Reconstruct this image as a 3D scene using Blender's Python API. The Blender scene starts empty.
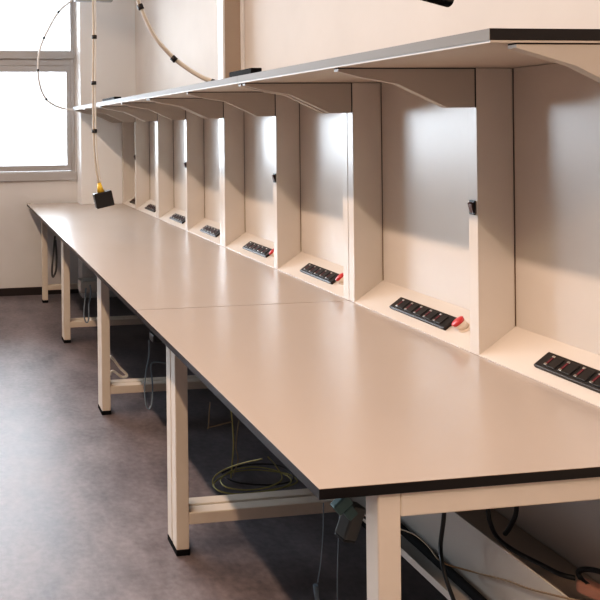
import bpy, bmesh, math, random
from mathutils import Vector, Matrix
random.seed(7)
SC = bpy.context.scene
COL = SC.collection

# ------------------------------------------------------------------ camera numbers (metres, image 600 x 600)
F, CX, CY, YAW, ROLL, EYE = 750.0, 53.9, 128.94, 0.1357, -0.0108, 1.3528
cR = Vector((math.cos(YAW), -math.sin(YAW), 0)); cF = Vector((math.sin(YAW), math.cos(YAW), 0)); cU = Vector((0, 0, 1))
iR = cR*math.cos(ROLL) + cU*math.sin(ROLL)
iU = -cR*math.sin(ROLL) + cU*math.cos(ROLL)
CAMP = Vector((0, 0, EYE))
def ray(px, py): return cF + iR*((px-CX)/F) - iU*((py-CY)/F)
def at_y(px, py, Y):
    d = ray(px, py); return CAMP + d*(Y/d.y)
def at_x(px, py, X):
    d = ray(px, py); return CAMP + d*(X/d.x)
def at_z(px, py, Z):
    d = ray(px, py); return CAMP + d*((Z-EYE)/d.z)

# ------------------------------------------------------------------ materials
def mat(name, col, rough=.5, metal=0, spec=.5, noise=None, bump=0, nscale=30, coat=0, emit=None):
    m = bpy.data.materials.new(name); m.use_nodes = True
    nt = m.node_tree; b = nt.nodes['Principled BSDF']
    b.inputs['Base Color'].default_value = (*col, 1)
    b.inputs['Roughness'].default_value = rough
    b.inputs['Metallic'].default_value = metal
    b.inputs['Specular IOR Level'].default_value = spec
    if coat:
        b.inputs['Coat Weight'].default_value = coat; b.inputs['Coat Roughness'].default_value = .15
    if noise or bump:
        tc = nt.nodes.new('ShaderNodeTexCoord'); n = nt.nodes.new('ShaderNodeTexNoise')
        n.inputs['Scale'].default_value = nscale; n.inputs['Detail'].default_value = 6
        nt.links.new(tc.outputs['Object'], n.inputs['Vector'])
        if noise:
            r = nt.nodes.new('ShaderNodeValToRGB')
            r.color_ramp.elements[0].position = .3; r.color_ramp.elements[1].position = .7
            r.color_ramp.elements[0].color = (*[c*(1-noise) for c in col], 1)
            r.color_ramp.elements[1].color = (*[min(1, c*(1+noise)) for c in col], 1)
            nt.links.new(n.outputs['Fac'], r.inputs['Fac']); nt.links.new(r.outputs['Color'], b.inputs['Base Color'])
        if bump:
            bp = nt.nodes.new('ShaderNodeBump'); bp.inputs['Strength'].default_value = bump; bp.inputs['Distance'].default_value = .002
            nt.links.new(n.outputs['Fac'], bp.inputs['Height']); nt.links.new(bp.outputs['Normal'], b.inputs['Normal'])
    return m
M = {}
M['wall'] = mat('warm_white_plaster', (.68, .635, .59), .8, noise=.03, nscale=4, bump=.1)
M['wall_far'] = mat('far_plaster', (.68, .67, .66), .8, noise=.03, nscale=4, bump=.1)
M['room_paint'] = mat('taupe_room_paint', (.34, .32, .31), .85)
M['ceiling'] = mat('white_ceiling', (.42, .41, .40), .9)
M['laminate'] = mat('beige_laminate_worktop', (.425, .372, .333), .24, spec=.6, noise=.015, nscale=3)
M['phenolic'] = mat('black_phenolic_edge', (.006, .004, .004), .32, spec=.40)
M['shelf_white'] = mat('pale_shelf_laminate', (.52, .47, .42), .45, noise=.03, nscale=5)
M['white_panel'] = mat('cream_melamine_panel', (.66, .615, .565), .25, spec=.48, noise=.02, nscale=6)
M['white_metal'] = mat('cream_powder_coated_steel', (.72, .65, .57), .42, noise=.02, nscale=20)
M['black_plastic'] = mat('black_plastic', (.015, .014, .014), .4)
M['rubber'] = mat('black_rubber', (.006, .006, .0065), .85, spec=.2)
M['dark_gap'] = mat('dark_joint', (.03, .025, .02), .9)
M['socket_hole'] = mat('dark_red_socket_recess', (.10, .012, .02), .5)
M['chrome'] = mat('worn_steel', (.6, .58, .55), .3, metal=1)
M['red'] = mat('red_plastic', (.55, .045, .05), .35)
M['cream'] = mat('cream_plastic', (.75, .62, .5), .45)
M['frame_grey'] = mat('grey_window_aluminium', (.36, .355, .355), .6)
M['sill'] = mat('pale_grey_sill', (.42, .41, .41), .5)
M['reveal'] = mat('white_reveal_paint', (.85, .86, .86), .35)
M['baseboard'] = mat('dark_brown_skirting', (.03, .02, .018), .5)
M['grey_plastic'] = mat('grey_plastic', (.09, .09, .085), .5)
M['grey_metal'] = mat('pale_grey_tray_steel', (.50, .47, .43), .45)
M['teal'] = mat('teal_plastic_tag', (.09, .16, .155), .5)
M['hose'] = mat('beige_hose', (.50, .45, .38), .5)
M['white_hose'] = mat('off_white_cable', (.7, .68, .66), .5)
M['yellow'] = mat('yellow_plastic', (.75, .50, .06), .5)
M['cable_black'] = mat('black_cable_sheath', (.012, .012, .012), .45)
M['cable_tan'] = mat('tan_cable_sheath', (.26, .19, .11), .5)
M['cable_yellow'] = mat('yellow_green_cable_sheath', (.42, .38, .14), .5)
M['cable_blue'] = mat('grey_blue_cable_sheath', (.22, .28, .33), .5)
M['cable_white'] = mat('white_cable_sheath', (.75, .72, .66), .5)
M['brown_plastic'] = mat('brown_plastic', (.10, .05, .04), .35)
M['column_tan'] = mat('tan_column_paint', (.42, .35, .30), .6)
M['edge_grey'] = mat('grey_edge_strip', (.19, .19, .185), .6, spec=.25)
M['taupe'] = mat('taupe_duct_paint', (.50, .43, .36), .6)
M['joint_brown'] = mat('brown_joint', (.14, .105, .08), .8)
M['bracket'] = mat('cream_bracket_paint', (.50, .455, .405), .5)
M['pink'] = mat('dull_pink_plug', (.62, .36, .28), .5)
M['black_paint'] = mat('black_lacquer', (.01, .01, .011), .25)

def floor_mat():
    m = bpy.data.materials.new('grey_vinyl_floor'); m.use_nodes = True
    nt = m.node_tree; b = nt.nodes['Principled BSDF']; L = nt.links.new
    tc = nt.nodes.new('ShaderNodeTexCoord')
    n1 = nt.nodes.new('ShaderNodeTexNoise'); n1.inputs['Scale'].default_value = 5; n1.inputs['Detail'].default_value = 10; n1.inputs['Roughness'].default_value = .7
    n2 = nt.nodes.new('ShaderNodeTexNoise'); n2.inputs['Scale'].default_value = 45; n2.inputs['Detail'].default_value = 4
    mp = nt.nodes.new('ShaderNodeMapping'); mp.inputs['Scale'].default_value = (1, .6, 1)
    L(tc.outputs['Object'], mp.inputs['Vector']); L(mp.outputs['Vector'], n1.inputs['Vector']); L(tc.outputs['Object'], n2.inputs['Vector'])
    mx = nt.nodes.new('ShaderNodeMath'); mx.operation = 'MULTIPLY_ADD'; mx.inputs[1].default_value = .35
    L(n2.outputs['Fac'], mx.inputs[0]); L(n1.outputs['Fac'], mx.inputs[2])
    r = nt.nodes.new('ShaderNodeValToRGB')
    r.color_ramp.elements[0].position = .48; r.color_ramp.elements[0].color = (.086, .080, .092, 1)
    r.color_ramp.elements[1].position = .86; r.color_ramp.elements[1].color = (.215, .195, .208, 1)
    L(mx.outputs[0], r.inputs['Fac']); L(r.outputs['Color'], b.inputs['Base Color'])
    rr = nt.nodes.new('ShaderNodeMapRange'); rr.inputs['To Min'].default_value = .36; rr.inputs['To Max'].default_value = .56
    L(n1.outputs['Fac'], rr.inputs['Value']); L(rr.outputs['Result'], b.inputs['Roughness'])
    bp = nt.nodes.new('ShaderNodeBump'); bp.inputs['Strength'].default_value = .12; bp.inputs['Distance'].default_value = .003
    L(n2.outputs['Fac'], bp.inputs['Height']); L(bp.outputs['Normal'], b.inputs['Normal'])
    return m
M['floor'] = floor_mat()
def glass_mat():
    m = bpy.data.materials.new('window_glass'); m.use_nodes = True
    nt = m.node_tree; nt.nodes.clear()
    o = nt.nodes.new('ShaderNodeOutputMaterial'); t = nt.nodes.new('ShaderNodeBsdfTransparent'); g = nt.nodes.new('ShaderNodeBsdfGlossy')
    g.inputs['Roughness'].default_value = .02; f = nt.nodes.new('ShaderNodeFresnel'); f.inputs['IOR'].default_value = 1.45
    mx = nt.nodes.new('ShaderNodeMixShader')
    nt.links.new(f.outputs[0], mx.inputs[0]); nt.links.new(t.outputs[0], mx.inputs[1]); nt.links.new(g.outputs[0], mx.inputs[2]); nt.links.new(mx.outputs[0], o.inputs[0])
    return m
M['glass'] = glass_mat()

# ------------------------------------------------------------------ mesh helpers
class MB:
    def __init__(self): self.bm = bmesh.new()
    def _slot(self, faces, mi):
        for f in faces: f.material_index = mi
    def box(self, x0, x1, y0, y1, z0, z1, bev=0, mi=0, matrix=None):
        r = bmesh.ops.create_cube(self.bm, size=1)
        vs = r['verts']
        for v in vs:
            v.co = Vector(((x0+x1)/2 + v.co.x*(x1-x0), (y0+y1)/2 + v.co.y*(y1-y0), (z0+z1)/2 + v.co.z*(z1-z0)))
        fs = list({f for v in vs for f in v.link_faces}); self._slot(fs, mi)
        if bev:
            es = list({e for v in vs for e in v.link_edges})
            rr = bmesh.ops.bevel(self.bm, geom=es, offset=bev, segments=2, affect='EDGES', profile=.5)
            self._slot(rr['faces'], mi)
            vs = list({v for f in rr['faces'] for v in f.verts} | {v for v in vs if v.is_valid})
        if matrix is not None:
            for v in vs: v.co = matrix @ v.co
        return self
    def prism(self, pts, axis, a0, a1, mi=0):
        """polygon pts extruded along axis ('x','y','z'); pts are the two other coordinates in order"""
        def P(p, a):
            return {'x': (a, p[0], p[1]), 'y': (p[0], a, p[1]), 'z': (p[0], p[1], a)}[axis]
        A = [self.bm.verts.new(P(p, a0)) for p in pts]; B = [self.bm.verts.new(P(p, a1)) for p in pts]
        fs = [self.bm.faces.new(A), self.bm.faces.new(list(reversed(B)))]
        n = len(pts)
        for i in range(n): fs.append(self.bm.faces.new((A[i], B[i], B[(i+1) % n], A[(i+1) % n])))
        self._slot(fs, mi)
        bmesh.ops.recalc_face_normals(self.bm, faces=fs)
        return self
    def cyl(self, p0, p1, r0, r1=None, n=20, mi=0):
        r1 = r0 if r1 is None else r1
        p0, p1 = Vector(p0), Vector(p1); d = p1-p0
        q = d.to_track_quat('Z', 'Y').to_matrix().to_4x4()
        r = bmesh.ops.create_cone(self.bm, cap_ends=True, segments=n, radius1=r0, radius2=r1, depth=d.length,
                                  matrix=Matrix.Translation((p0+p1)/2) @ q)
        fs = list({f for v in r['verts'] for f in v.link_faces}); self._slot(fs, mi)
        for f in fs: f.smooth = len(f.verts) == 4
        return self
    def dome(self, c, r, axis, h, mi=0):
        """flattened ball with height h along axis"""
        q = Vector(axis).to_track_quat('Z', 'Y').to_matrix().to_4x4()
        rr = bmesh.ops.create_uvsphere(self.bm, u_segments=20, v_segments=12, radius=1,
             matrix=Matrix.Translation(c) @ q @ Matrix.Diagonal((r, r, h, 1)))
        fs = list({f for v in rr['verts'] for f in v.link_faces}); self._slot(fs, mi)
        for f in fs: f.smooth = True
        return self
    def tube(self, pts, r, n=10, sub=6, mi=0):
        P = [Vector(p) for p in pts]
        out = []
        for i in range(len(P)-1):
            a = P[max(i-1, 0)]; b = P[i]; c = P[i+1]; d = P[min(i+2, len(P)-1)]
            for k in range(sub):
                t = k/sub
                out.append(.5*((2*b) + (c-a)*t + (2*a-5*b+4*c-d)*t*t + (3*b-a-3*c+d)*t**3))
        out.append(P[-1])
        rings = []; up = Vector((.3, .2, 1)).normalized()
        for i, p in enumerate(out):
            t = (out[min(i+1, len(out)-1)] - out[max(i-1, 0)]).normalized()
            u = (up - t*up.dot(t))
            if u.length < 1e-4: u = t.orthogonal()
            u.normalize(); up = u; w = t.cross(u)
            rings.append([self.bm.verts.new(p + (u*math.cos(2*math.pi*k/n) + w*math.sin(2*math.pi*k/n))*r) for k in range(n)])
        for A, B in zip(rings, rings[1:]):
            for k in range(n):
                f = self.bm.faces.new((A[k], A[(k+1) % n], B[(k+1) % n], B[k])); f.smooth = True; f.material_index = mi
        f = self.bm.faces.new(list(reversed(rings[0]))); f.material_index = mi
        f = self.bm.faces.new(rings[-1]); f.material_index = mi
        return self
    def build(self, name, mats, parent=None, loc=None):
        if not isinstance(mats, (list, tuple)): mats = [mats]
        me = bpy.data.meshes.new(name)
        origin = Vector(loc) if loc is not None else Vector((0, 0, 0))
        if loc is not None:
            bmesh.ops.translate(self.bm, verts=self.bm.verts, vec=-origin)
        self.bm.to_mesh(me); self.bm.free()
        for m in mats: me.materials.append(m)
        o = bpy.data.objects.new(name, me); COL.objects.link(o); o.location = origin
        if parent is not None: o.parent = parent
        return o
def tag(o, label=None, cat=None, group=None, kind=None):
    if label: o['label'] = label
    if cat: o['category'] = cat
    if group: o['group'] = group
    if kind: o['kind'] = kind
    return o
def empty(name, loc, label, cat, group=None):
    o = bpy.data.objects.new(name, None); COL.objects.link(o); o.location = loc; o.empty_display_size = .1
    return tag(o, label, cat, group)
def struct(name, mb, m):
    return tag(mb.build(name, m), kind='structure')
def copy_tree(o, parent=None):
    c = o.copy(); COL.objects.link(c)
    if parent is not None: c.parent = parent
    for ch in list(o.children): copy_tree(ch, c)
    return c

# ------------------------------------------------------------------ key dimensions
TOP = .75; TH = .0185
XF, XD, XB, XS = .599, 1.3536, 1.459, .9605
Y0, S = 1.176, .6085
YSEAM, YPIER, YEND, YW = 2.425, 5.90, 6.05, 6.10
XW = 1.475
ZU, ZS, SH = 1.4994, 1.5255, .0225      # underside, shelf top, shelf thickness
ZCEIL = 3.0; XL = -6.0; YB = -3.2

# ------------------------------------------------------------------ room
struct('floor', MB().box(XL, XW, YB, YW, -.06, 0), M['floor'])
struct('ceiling', MB().box(XL, XW, YB, YW, ZCEIL, ZCEIL+.06), M['ceiling'])
struct('wall_right', MB().box(XW, XW+.1, YB, YW+.2, 0, ZCEIL), M['wall'])
struct('wall_left', MB().box(XL-.1, XL, YB, YW+.2, 0, ZCEIL), M['room_paint'])
struct('wall_back', MB().box(XL, XW, YB-.1, YB, 0, ZCEIL), M['room_paint'])
WX0, WX1, WZ0, WZ1 = -4.44, 1.005, .955, 2.75
w = MB(); w.box(XL, WX0, YW, YW+.2, 0, ZCEIL); w.box(WX1, XW, YW, YW+.2, 0, ZCEIL)
w.box(WX0, WX1, YW, YW+.2, 0, WZ0); w.box(WX0, WX1, YW, YW+.2, WZ1, ZCEIL)
struct('wall_far', w, M['wall_far'])
struct('trim_1', MB().box(1.022, XW, YPIER, YW, 0, ZCEIL), [M['reveal']])
struct('baseboard_far', MB().box(XL, 1.022, YW-.014, YW, 0, .062), M['baseboard'])
struct('baseboard_right', MB().box(XW-.012, XW, YB, YPIER, 0, .07), M['baseboard'])
# window: grey aluminium, one transom, lower lights hinged
wy0, wy1 = YW-.012, YW+.05
f = MB()
f.box(WX0, WX1, wy0, wy1, WZ1-.05, WZ1, .004)
f.box(WX0, WX1, wy0, wy1, WZ0, WZ0+.05, .004)
f.box(WX0, WX1, wy0, wy1, 1.872, 1.925, .004); f.box(WX0, WX1, wy0-.012, wy1, 1.925, 1.992, .004)
for x in (WX0, -3.36, -2.28, -1.2, -.1, WX1-.03):
    f.box(x, x+.03, wy0-.003, wy1+.002, WZ0+.001, WZ1-.001, .004)
for x0, x1 in ((-.07, .975), (-1.17, -.10), (-2.25, -1.20), (-3.33, -2.28), (-4.41, -3.36)):
    for a in ((x0-.012, x0+.035, 1.01, 1.876), (x1-.035, x1+.012, 1.01, 1.876), (x0, x1, 1.01, 1.055), (x0, x1, 1.82, 1.876)):
        f.box(a[0], a[1], wy0+(.007 if a[1]-a[0] < .1 else .004), wy1-(.002 if a[1]-a[0] < .1 else .004), a[2], a[3], 0)
win = struct('window_1', f, M['frame_grey'])
MB().box(WX0+.03, WX1-.03, YW+.02, YW+.024, WZ0+.05, WZ1-.05).build('pane', M['glass'], win)
MB().box(WX0-.02, WX1+.012, YW-.02, YW+.0, WZ0-.025, WZ0+.045, .004).build('window_sill', M['sill'], win)

# ------------------------------------------------------------------ benches
def bench_frame(root, xs, ynear, w_=.04, cap=True, rail=True, xrear=1.36):
    y1 = ynear+w_
    for x, nm in ((xs, 'front'), (xrear, 'rear')):
        lg = MB().box(x, x+.042, ynear, y1, .018, TOP-TH, .003).build('leg', M['white_metal'], root)
        MB().box(x-.001, x+.043, ynear-.001, y1+.001, 0, .018, .002).build('foot_cap', M['rubber'], lg)
    MB().box(xs+.042, xrear, ynear, y1, TOP-TH-.045, TOP-TH, .003).build('top_rail', M['white_metal'], root)
    MB().box(xs+.042, xrear, ynear+.001, y1-.001, .095, .133, .003).build('foot_rail', M['white_metal'], root)

def tabletop(root, pts):
    # laminate face on a black core: two layers in one board
    mb = MB(); mb.prism(pts, 'z', TOP-TH, TOP-.0012, mi=0)
    cx = sum(p[0] for p in pts)/len(pts)
    mb.prism(pts, 'z', TOP-.0012, TOP, mi=1)
    return mb.build('tabletop', [M['phenolic'], M['laminate']], root)

b1 = empty('lab_bench', (0, 0, 0), 'beige topped lab bench section nearest the camera, with black front edge', 'bench')
tabletop(b1, [(XF, Y0), (1.4585, Y0), (1.4585, YSEAM-.0032), (XF, YSEAM-.0032)])
bench_frame(b1, .708, 1.184)
bench_frame(b1, .690, 2.294, .046)
MB().box(1.362, 1.40, 1.222, 2.294, TOP-TH-.045, TOP-TH, .003).build('rear_rail', M['white_metal'], b1)
b2 = empty('lab_bench', (0, 0, 0), 'long beige lab bench section behind the seam, running to the window wall', 'bench')
tabletop(b2, [(XF, YSEAM+.0012), (1.4585, YSEAM+.0012), (1.4585, YPIER-.002), (1.018, YPIER-.002), (1.018, YEND), (XF, YEND)])
bench_frame(b1, .690, 2.347, .046)
for yy in (3.477, 4.683):
    bench_frame(b2, .690, yy, .046); bench_frame(b2, .690, yy+.050, .046)
bench_frame(b2, .690, 5.80, .046)
for a, b in ((2.43, 3.477), (3.573, 4.683), (4.779, 5.80)):
    MB().box(1.362, 1.40, a, b, TOP-TH-.045, TOP-TH, .003).build('rear_rail', M['white_metal'], b2)

# ------------------------------------------------------------------ wall units above the bench (two bays each)
RISE = .073
ledge_dir = Vector((XB-XD, 0, RISE)).normalized()
ledge_n = Vector((-RISE, 0, XB-XD)).normalized()
def socket_strip(root, y0, y1, button=True):
    """black five-way socket strip let into the sloped ledge"""
    L = y1-y0; c = Vector((XD, (y0+y1)/2, TOP)) + ledge_dir*.057 + ledge_n*.001
    Mx = Matrix((( ledge_dir.x, 0, ledge_n.x, c.x), (0, 1, 0, c.y), (ledge_dir.z, 0, ledge_n.z, c.z), (0, 0, 0, 1)))
    s = MB(); s.box(-.026, .026, -L/2, L/2, 0, .010, .003, matrix=Mx)
    st = s.build('socket_strip', M['black_plastic'], root)
    n = 5; p = L/(n+.9)
    for k in range(n):
        y = -L/2 + p*(k+.95)
        m_ = MB(); m_.box(-.017, .017, y-.40*p, y+.40*p, .0098, .0125, .0012, matrix=Mx, mi=0)
        m_.box(-.014, .014, y+.18*p, y+.30*p, .0122, .0133, 0, matrix=Mx, mi=1)
        m_.box(-.016, -.011, y+.16*p, y+.32*p, .0126, .0146, .0004, matrix=Mx, mi=2)
        m_.box(.011, .016, y+.16*p, y+.32*p, .0126, .0146, .0004, matrix=Mx, mi=2)
        m_.build('socket', [M['black_plastic'], M['socket_hole'], M['chrome']], st)
def red_button(root, y):
    c = Vector((XD, y, TOP)) + ledge_dir*.064
    ax = (ledge_n*.8 + Vector((-.10, .34, .0))).normalized()
    b = MB(); b.cyl(c-ledge_n*.001, c+ledge_n*.006, .019, .018, 24); b.cyl(c+ledge_n*.002, c+ledge_n*.002+ax*.018, .015, .017, 24); bb = b.build('stop_button', M['cream'], root)
    t = c+ledge_n*.002+ax*.018
    r = MB(); r.dome(t+ax*.007, .0200, ax, .006); r.cyl(t, t+ax*.007, .0175, .0195, 24)
    r.build('button_cap', M['red'], bb)
def switch(root, y, z):
    s = MB(); s.box(XD-.004, XD-.0002, y-.011, y+.011, z-.019, z+.019, .0015)
    s.prism([(XD-.004, z-.014), (XD-.004, z+.014), (XD-.011, z+.011), (XD-.0055, z-.013)], 'y', y-.007, y+.007, mi=1)
    s.build('rocker_switch', [M['black_plastic'], M['brown_plastic']], root)
BR = [(XS+.012, ZU-.002), (XS+.012, 1.491), (1.03, 1.477), (1.135, 1.459), (1.272, 1.397), (XD-.001, 1.397), (XD-.001, ZU-.002)]
def wall_unit(U, L, label, last=False, strips=True, buttons=True):
    root = empty('service_wall_unit', (0, 0, 0), label, 'wall unit', 'service wall units above the bench')
    T = .035
    ys = [U, U+.5715, U+L-T]
    for i, y in enumerate(ys):
        by = max(y, 1.2315)
        dv = MB().box(XD, XB-.0015, y, y+T, TOP+.0002, ZU-.0005, .0012).build('divider_panel', M['white_panel'], root)
        if not (last and i == 2):
            br = MB().prism(BR if y > 1.3 else [(max(p[0], 1.016), p[1]) if k != 2 else (1.05, 1.482) for k, p in enumerate(BR)], 'y', by+.0015, by+.0225).build('shelf_bracket', M['bracket'], root)
            MB().box(max(BR[0][0], 1.016 if y < 1.3 else 0), XD, by+.0010, by+.0225, ZU-.0021, ZU+.0004).build('joint_strip', M['dark_gap'], br)
            MB().box(XD-.0035, XD-.0010, y+.0005, y+.0235, 1.397, ZU-.001).build('joint_strip', M['dark_gap'], br)
    MB().box(XB, XW-.0005, U, U+L, TOP+.0005, ZU-.0005).build('back_panel', M['white_panel'], root)
    # thin dark sealing lines in the inner corners
    for i, y in enumerate(ys):
        MB().box(XB-.0012, XB-.0002, y-.0022, y-.0002, TOP+RISE, ZU-.001).build('corner_joint', M['joint_brown'], root)
    for a, b in ((ys[0]+T, ys[1]), (ys[1]+T, ys[2])):
        MB().prism([(XD, TOP+.0003), (XB, TOP+.0003), (XB, TOP+RISE), (XD, TOP+.003)], 'y', a+.0002, b-.0002).build('sloped_ledge', M['white_panel'], root)
        if strips:
            W = b-a
            socket_strip(root, a+W*.235, a+W*.705)
            if buttons: red_button(root, a+W*.157)
    if not last: switch(root, ys[1]+.017, 1.135)
    else: switch(root, ys[1]+.017, 1.135)
    return root
U0 = 1.2125
wall_unit(U0, 1.215, 'wall unit of two recessed socket bays nearest the camera, above the near bench')
wall_unit(U0+1.2175, 1.215, 'second wall unit of two recessed socket bays from the camera, just beyond the bench seam')
wall_unit(U0+2.435, 1.215, 'third wall unit of two recessed socket bays from the camera, below the white column', buttons=False)
wall_unit(U0+3.6525, YPIER-.004-(U0+3.6525), 'wall unit of narrow-looking socket bays farthest away, beside the window pier', buttons=False)

# shelf boards (one per wall unit, butted end to end)
SBX = XW-.001
labels = ['thick shelf board with black end face, nearest the camera above the bays',
          'second shelf board from the camera, carrying the black box by the column',
          'third shelf board from the camera, where the hanging hose ends',
          'farthest shelf board with pale edge, ending beside the window']
ends = [1.229, U0+1.2165, U0+2.434, U0+3.6515, YPIER-.003]
for i in range(4):
    a, b = ends[i]+(.0008 if i else 0), ends[i+1]-.0008
    mb = MB(); mb.box(XS, SBX, a, b, ZS-SH+.0012, ZS, .0008, mi=0)
    mb.box(XS+.001, SBX, a+.001, b-.001, ZU+.0006, ZS-SH+.0014, 0, mi=1)
    mb.box(XS-.0012, XS-.0001, a, b, ZS-SH+.001, ZS-.0004, 0, mi=2)
    tag(mb.build('wall_shelf', [M['phenolic'], M['shelf_white'], M['edge_grey']]), labels[i], 'shelf', 'shelf boards above the bench')

# vertical trunking column and small things on the shelf
YC = 3.656
cr = MB().box(1.380, XW-.0005, YC, YC+.062, ZS+.0005, ZCEIL-.001, .002).build('trunking_column', M['column_tan'])
MB().box(1.368, 1.3795, YC-.004, YC+.066, ZS+.0005, ZCEIL-.001, .002).build('front_cover', M['reveal'], cr)
tag(cr, 'tall white vertical trunking column rising from the shelf to the ceiling', 'column')
MB().box(1.462, XW-.0006, YC-.03, YC-.0005, ZS+.0006, ZCEIL-.001, .002).build('edge_strip', M['reveal'], cr)
pa, pb = at_x(229, 76, 1.02), at_x(251, 73, 1.02)
bx = MB().box(1.02, 1.06, pb.y, pa.y, ZS+.0003, ZS+.030, .003).build('black_box', [M['rubber']])
tag(bx, 'flat black box lying on the shelf in front of the white column', 'box')
q = at_x(103, 100, .99); q2 = at_x(115, 98.5, .99)
bx = MB().box(.985, 1.03, q2.y, q.y, ZS+.0003, ZS+.020, .003).build('cable_clip', [M['rubber']])
tag(bx, 'small thin black clip lying on the shelf near the window', 'clip')

# ------------------------------------------------------------------ hanging hoses and cables above the bench
def ties(pts, r, root, m='black_plastic'):
    for p, d in pts:
        p = Vector(p); d = Vector(d).normalized()
        MB().cyl(p-d*r*1.3, p+d*r*1.3, r, r, 14).build('cable_tie', M[m], root)
# hose with pendant box
YH = 4.05
hp = [(93, -40), (93, 0), (93.5, 37), (93, 83), (93.6, 131), (95, 158), (98.5, 183)]
P = [at_y(x, y, YH) for x, y in hp]
root = empty('pendant_cable', (P[0].x, P[0].y, P[0].z), 'beige bundled cable with black ties hanging straight down over the bench', 'cable')
def under(o, root):
    o.location = Vector(o.location) - root.location; return o
o = MB().tube(P, .0065).build('hose', M['hose'], root); under(o, root)
o = MB().tube([p+Vector((.013, .004, 0)) for p in P], .0045).build('hose', M['cable_white'], root); under(o, root)
for x, y in ((93.5, 37), (93, 83), (93.6, 131)):
    p = at_y(x+.8, y, YH); d = Vector((0, 0, 1))
    o = MB().cyl(p-d*.010, p+d*.010, .0145, .0145, 16).build('cable_tie', M['black_plastic'], root); under(o, root)
root2 = empty('pendant_socket_box', tuple(at_y(103, 199, YH)), 'black socket box with yellow cable gland hanging at the end of the beige cable', 'socket box')
c = at_y(103.5, 199.3, YH); Rm = Matrix.Translation(c) @ Matrix.Rotation(-.21, 4, (cF.x, cF.y, 0))
o = MB().box(-.050, .050, -.03, .03, -.042, .042, .005, matrix=Rm).build('box_body', M['black_plastic'], root2); under(o, root2)
g0, g1 = at_y(99, 183, YH), at_y(100.6, 191, YH)
o = MB().cyl(g0, g1+(g1-g0)*.2, .010, .021, 20).build('cable_gland', M['yellow'], root2); under(o, root2)
# curved hose to the shelf
YA = 3.9
def curved(name, pxs, r, m, label, tiepx, tier, second=None):
    P = [at_y(x, y, Y) for x, y, Y in pxs]
    root = empty(name, tuple(P[0]), label, 'cable')
    o = MB().tube(P, r).build('hose', m, root); under(o, root)
    if second:
        o = MB().tube([p+Vector(second) for p in P], r*.6).build('hose', M['cable_white'], root); under(o, root)
    for i in tiepx:
        t = (P[min(i+1, len(P)-1)]-P[i-1]).normalized()
        o = MB().cyl(P[i]-t*tier*.9, P[i]+t*tier*.9, tier, tier, 16).build('cable_tie', M['black_plastic'], root); under(o, root)
curved('hanging_hose', [(133, -30, 3.9), (137, -3, 3.9), (140.5, 7, 3.9), (148, 25, 3.88), (158, 42, 3.86), (174, 59, 3.84), (190, 71, 3.8), (203, 78.5, 3.76), (214, 82.6, 3.72)],
       .0085, M['hose'], 'beige hose with black ties curving down to the shelf beside the column', [2, 5, 8], .016, (.004, 0, .010))
curved('hanging_cable', [(85, -22, 5.7), (74, -2, 5.7), (58.5, 12, 5.7), (44, 38, 5.7), (39, 54, 5.7), (38, 70, 5.72), (40, 86, 5.76), (46, 99, 5.8), (56, 106, 5.84), (66, 109, 5.87), (76, 109.5, 5.88)],
       .0075, M['white_hose'], 'thin off-white cable looping down in front of the window to the shelf end', [2, 3, 5, 7], .0095)
# grey overhead beam end just visible at the very top
pa = at_y(75, -14, 5.3); pb = at_y(113, 1.2, 5.3)
bm_ = MB().box(pa.x, pb.x, 5.3, 5.36, pb.z, pa.z, .004).build('ceiling_rail', M['frame_grey'])
tag(bm_, 'grey overhead rail at the top edge near the window', 'rail')
# black rounded bar at the top right
a, b = at_y(396, -13.5, 1.55), at_y(449, 1, 1.55)
root = empty('black_lamp_bar', tuple((a+b)/2), 'black rounded lamp bar cut off at the top, above the near shelf', 'lamp')
o = MB().cyl(a-(b-a)*1.5, b, .0145, .0145, 24).dome(b, .0145, b-a, .007).build('lamp_body', M['black_paint'], root); under(o, root)
e_ = a-(b-a)*1.0
o = MB().cyl(e_, (e_.x, e_.y, ZCEIL-.0005), .004).build('lamp_rod', M['black_paint'], root); under(o, root)

# ------------------------------------------------------------------ cable tray and things under the bench
tr = MB()
TX0, TX1, TZ = .985, 1.049, .392
prof = [(TX0, TZ), (TX1+.004, TZ), (TX1+.004, .530), (TX1, .530), (TX1, TZ+.004), (TX0+.003, TZ+.004), (TX0+.003, TZ+.016), (TX0, TZ+.016)]
tr.prism(prof, 'y', 1.0, 5.3)
for y in (1.6, 2.9, 4.1, 5.1):
    tr.box(TX1+.004, 1.362, y, y+.03, .52, .5295)
tag(tr.build('cable_tray', M['grey_metal']), 'long pale grey cable tray hanging under the back of the bench', 'cable tray')

tag(MB().box(1.345, XW-.001, 1.0, 5.7, .235, .29, .004).build('wall_duct', M['taupe']), 'low brownish cable duct running along the wall under the bench', 'duct')
def cable(name, pts, r, m, label, cat='cable', group=None):
    o = MB().tube(pts, r).build(name, m, None, pts[0]); return tag(o, label, cat, group)
A = at_x
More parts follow.
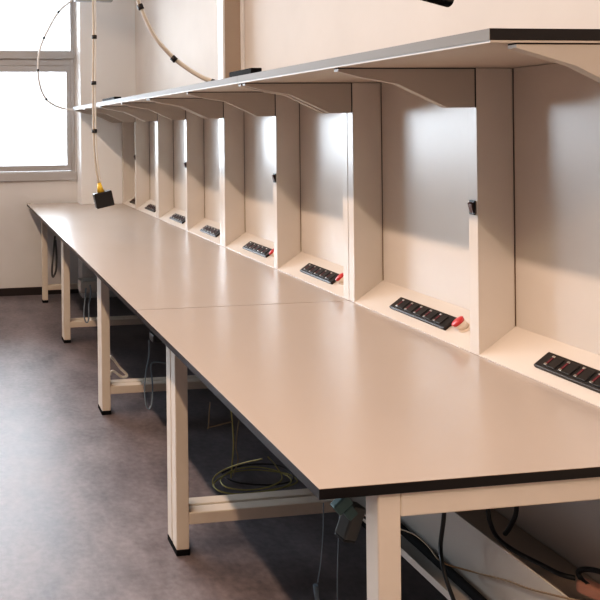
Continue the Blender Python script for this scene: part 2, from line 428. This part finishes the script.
# thick black cable lying on the tray floor
cable('thick_cable', [A(386, 515, 1.029), A(396, 524, 1.029), A(408, 535, 1.029), A(425, 550, 1.029), A(445, 568, 1.029), A(465, 586, 1.029), A(492, 611, 1.029)],
      .0100, M['rubber'], 'thick black cable lying along the tray behind the near leg')
cable('power_cable', [A(445, 500, 1.0), A(443.5, 520, 1.0), A(440.5, 545, .995), A(442, 562, .98), A(447, 582, .975), A(456, 606, .97)],
      .0042, M['cable_black'], 'thin black cable hanging vertically across the tray under the near bench')
cable('power_cable', [A(487.5, 505, 1.30), A(490, 522, 1.30), A(498, 538, 1.30), A(515, 551, 1.30), A(540, 564, 1.30), A(560, 574, 1.30), A(575, 578, 1.32)],
      .0052, M['cable_black'], 'black cable sagging from under the bench top towards the pink plug')
cable('power_cable', [A(517, 500, 1.36), A(515.5, 515, 1.36), A(510, 527, 1.36), A(505, 534, 1.37)],
      .0052, M['cable_black'], 'short black cable hanging beside the wall behind the sagging cable')
cable('power_cable', [A(612, 576, 1.35), A(596, 570.5, 1.35), A(583, 569.5, 1.35), A(578.5, 573, 1.35), A(582, 580, 1.35), A(588, 585, 1.35)],
      .0055, M['cable_black'], 'black cable curled round above the pink plug at the right edge')
cable('thin_cord', [A(400, 529, .99), A(415, 535, .99), A(428, 546, .99), A(442, 562, .985), A(470, 571, 1.04), A(505, 580, 1.04), A(530, 589, 1.04), A(566, 598, 1.04), A(590, 603, 1.04)],
      .0018, M['cable_tan'], 'very thin tan cord running across the grey tray')
c = A(593, 590, 1.36)
pl = MB().box(-.016, .016, -.028, .028, -.013, .013, .006, matrix=Matrix.Translation(c) @ Matrix.Rotation(.5, 4, 'Z')).cyl(c+Vector((0, -.03, 0)), c+Vector((0, -.055, .0)), .009, .006, 16).build('cable_plug', M['pink'])
tag(pl, 'dull pink plug lying against the wall at the lower right', 'plug')

# power adapter hanging by the near leg
root = empty('power_adapter', tuple(at_y(352, 520, 1.36)), 'grey power adapter hanging under the bench left of the near leg', 'adapter')
c = at_y(351, 519, 1.36)
Rm = Matrix.Translation(c) @ Matrix.Rotation(.35, 4, 'Y') @ Matrix.Rotation(.3, 4, 'Z')
o = MB().box(-.017, .017, -.014, .014, -.036, .030, .004, matrix=Rm).build('adapter_body', M['grey_plastic'], root); under(o, root)
o = MB().box(-.016, .016, -.013, .013, -.041, -.035, .003, matrix=Rm).build('adapter_base', M['black_plastic'], root); under(o, root)
c2 = at_y(341.5, 503.5, 1.34)
Rm = Matrix.Translation(c2) @ Matrix.Rotation(-.7, 4, 'Y')
o = MB().box(-.018, .018, -.009, .009, -.011, .011, .003, matrix=Rm)
o = o.box(-.010, .012, -.008, .008, -.034, -.012, .003, matrix=Rm).build('cable_tag', M['teal'], None, c2)
tag(o, 'teal plastic tag hanging beside the grey power adapter', 'tag')
cable('adapter_cable', [at_y(344, 495, 1.5), at_y(350, 500, 1.5), at_y(356, 510, 1.5), at_y(364, 517, 1.5), at_y(372, 522, 1.5)],
      .0028, M['cable_black'], 'thin dark cable running from the power adapter behind the near leg')
cable('loose_cable', [at_y(323.5, 503, 1.9), at_y(323, 530, 1.9), at_y(321, 560, 1.9), at_y(317.5, 583, 1.9)],
      .0016, M['cable_blue'], 'thin grey cord hanging left of the adapter, ending in a connector')
o = MB().cyl(at_y(315.5, 585, 1.9), at_y(318, 606, 1.9), .007, .006, 12).build('cord_connector', M['cable_blue'])
tag(o, 'small grey-blue connector at the end of a hanging cord', 'connector')
cable('loose_cable', [at_y(340, 508, 1.8), at_y(338.5, 540, 1.8), at_y(337.5, 570, 1.8), at_y(337.5, 606, 1.8)],
      .0016, M['cable_blue'], 'thin grey cord hanging straight down directly below the teal tag')

# coil of yellow-green cable on the floor
def coil(pts, r, m, label, name='cable_coil'):
    return cable(name, pts, r, m, label)
Z = at_z
coil([Z(262, 459, .20), Z(247, 462, .16), Z(228, 468, .08), Z(215, 476, .05), Z(213, 485, .012), Z(220, 491, .012), Z(236, 494, .012), Z(258, 492, .012), Z(280, 488, .02), Z(294, 484, .02),
      Z(297, 480, .02), Z(288, 474, .02), Z(270, 471, .02), Z(250, 470, .02), Z(230, 473, .02), Z(217, 480, .02), Z(214, 486, .022), Z(222, 492, .022), Z(246, 494.5, .022), Z(270, 491, .03), Z(288, 485, .035), Z(290, 478, .04), Z(274, 470, .04), Z(252, 467, .045), Z(232, 471, .045), Z(221, 479, .045), Z(226, 487, .045), Z(246, 490, .045), Z(268, 487, .05), Z(282, 479, .06), Z(276, 466, .10), Z(268, 457, .2)],
     .0026, M['cable_yellow'], 'loose coil of yellow-green cable on the floor behind the foot rail')
coil([Z(222, 473, .03), Z(240, 466, .03), Z(262, 464, .03), Z(280, 466, .03), Z(291, 473, .03), Z(293, 480, .03), Z(280, 484, .03), Z(262, 485, .03), Z(240, 483, .03), Z(228, 479, .03), Z(224, 475, .03)],
     .0028, M['cable_black'], 'coil of black cable inside the yellow-green coil on the floor')
cable('loose_cable', [at_y(231, 409, 2.75), at_y(232.5, 425, 2.75), at_y(233.5, 445, 2.75), at_y(231.5, 470, 2.75), at_y(231, 478, 2.75)],
      .0030, M['cable_yellow'], 'yellowish cord hanging from the bench down into the floor coil')
cable('loose_cable', [at_y(210, 402, 2.6), at_y(208.5, 426.5, 2.6), at_y(209.5, 427.2, 2.6), at_y(232, 421.5, 2.6)],
      .0022, M['cable_tan'], 'thin tan cord bent at a sharp corner behind the double leg')
cable('loose_cable', [at_y(239, 420, 2.7), at_y(236, 445, 2.7), at_y(238, 460, 2.7), at_y(233, 476, 2.7)],
      .0022, M['cable_tan'], 'thin tan cord beside the yellowish one over the floor coil')
# blue-grey loops below the benches
def loop(pts, Y, r, m, label):
    return cable('cable_loop', [at_y(x, y, Y) for x, y in pts], r, m, label)
loop([(149, 340), (149, 356), (146, 372), (144.5, 390), (146, 404), (149, 409), (152, 403), (152.5, 385), (151, 366), (155, 362), (166, 363)], 3.1, .0032, M['cable_blue'],
     'grey-blue cable loop hanging left of the double leg')
loop([(86, 288), (85, 300), (84, 315), (86, 322), (88.5, 320), (89, 305), (91, 293), (90, 285)], 4.35, .0045, M['cable_blue'],
     'grey-blue cable loop hanging from the grey box under the far bench')
loop([(55, 236), (53.5, 252), (52, 270), (53, 277), (56, 270), (56.5, 255), (55.5, 240)], 5.4, .007, M['grey_plastic'],
     'grey cable loop hanging behind the leg nearest the window')
# white cables lying on the foot rail
zz = .152
loop([(110, 356), (114, 360), (120, 368), (127, 375), (122, 377), (113, 371), (110, 375)], 3.62, .0065, M['cable_white'],
     'white cable looped over the foot rail behind the leg')
# light grey power box below the far bench
root = MB().box(-.075, .075, -.06, .06, -.035, .035, .006, matrix=Matrix.Translation(at_y(91, 285, 4.6))).build('power_box', M['grey_metal'], None, at_y(91, 285, 4.6))
tag(root, 'pale grey power box fixed under the far bench between two legs', 'power box')
o = at_y(160, 339, 2.75)
root = MB().box(-.03, .03, -.03, .03, -.015, .015, .004, matrix=Matrix.Translation(at_y(158.5, 337, 2.9))).build('power_box', M['black_plastic'], None, at_y(158.5, 337, 2.9))
tag(root, 'black power box just under the bench edge left of the double leg', 'power box')

# ------------------------------------------------------------------ lights
def area(name, loc, rot, sx, sy, power, color, spread=None):
    l = bpy.data.lights.new(name, 'AREA'); l.shape = 'RECTANGLE'; l.size = sx; l.size_y = sy; l.energy = power; l.color = color
    if spread: l.spread = spread
    o = bpy.data.objects.new(name, l); COL.objects.link(o); o.location = loc; o.rotation_euler = rot
    return o
WARM = (1.0, .70, .505)
area('ceiling_tube_light', (-.42, 1.55, 2.90), (0, 0, 0), .07, 4.5, 112, WARM)
area('ceiling_tube_light', (-.42, 4.9, 2.90), (0, 0, 0), .07, 2.0, 30, (1.0, .78, .62))
# daylight through the window
area('window_daylight', ((WX0+WX1)/2, YW+.19, (WZ0+WZ1)/2), (math.radians(-90), 0, 0), WX1-WX0, WZ1-WZ0, 520, (.80, .90, 1.0))
area('ceiling_panel_light', (.45, -.9, 2.93), (0, 0, 0), 1.0, .6, 42, WARM)
W = bpy.data.worlds.new('sky'); SC.world = W; W.use_nodes = True
W.node_tree.nodes['Background'].inputs[0].default_value = (.85, .93, 1, 1)
W.node_tree.nodes['Background'].inputs[1].default_value = 2.0

# ------------------------------------------------------------------ camera
cam = bpy.data.cameras.new('camera'); co = bpy.data.objects.new('camera', cam); COL.objects.link(co)
cam.sensor_fit = 'HORIZONTAL'; cam.sensor_width = 36; cam.lens = F/600*36
cam.shift_x = (300-CX)/600; cam.shift_y = (CY-300)/600
R3 = Matrix((iR, iU, -cF)).transposed()
co.matrix_world = Matrix.Translation(CAMP) @ R3.to_4x4()
cam.clip_start = .02
SC.camera = co
SC.view_settings.view_transform = 'Standard'
SC.view_settings.look = 'None'
SC.view_settings.exposure = 0.08
SC.cycles.use_denoising = True
SC.cycles.max_bounces = 8
SC.cycles.diffuse_bounces = 5

vs = SC.view_settings
vs.use_curve_mapping = True
cv = vs.curve_mapping.curves[3]
cv.points.new(.05, .032); cv.points.new(.25, .24)
vs.curve_mapping.update()
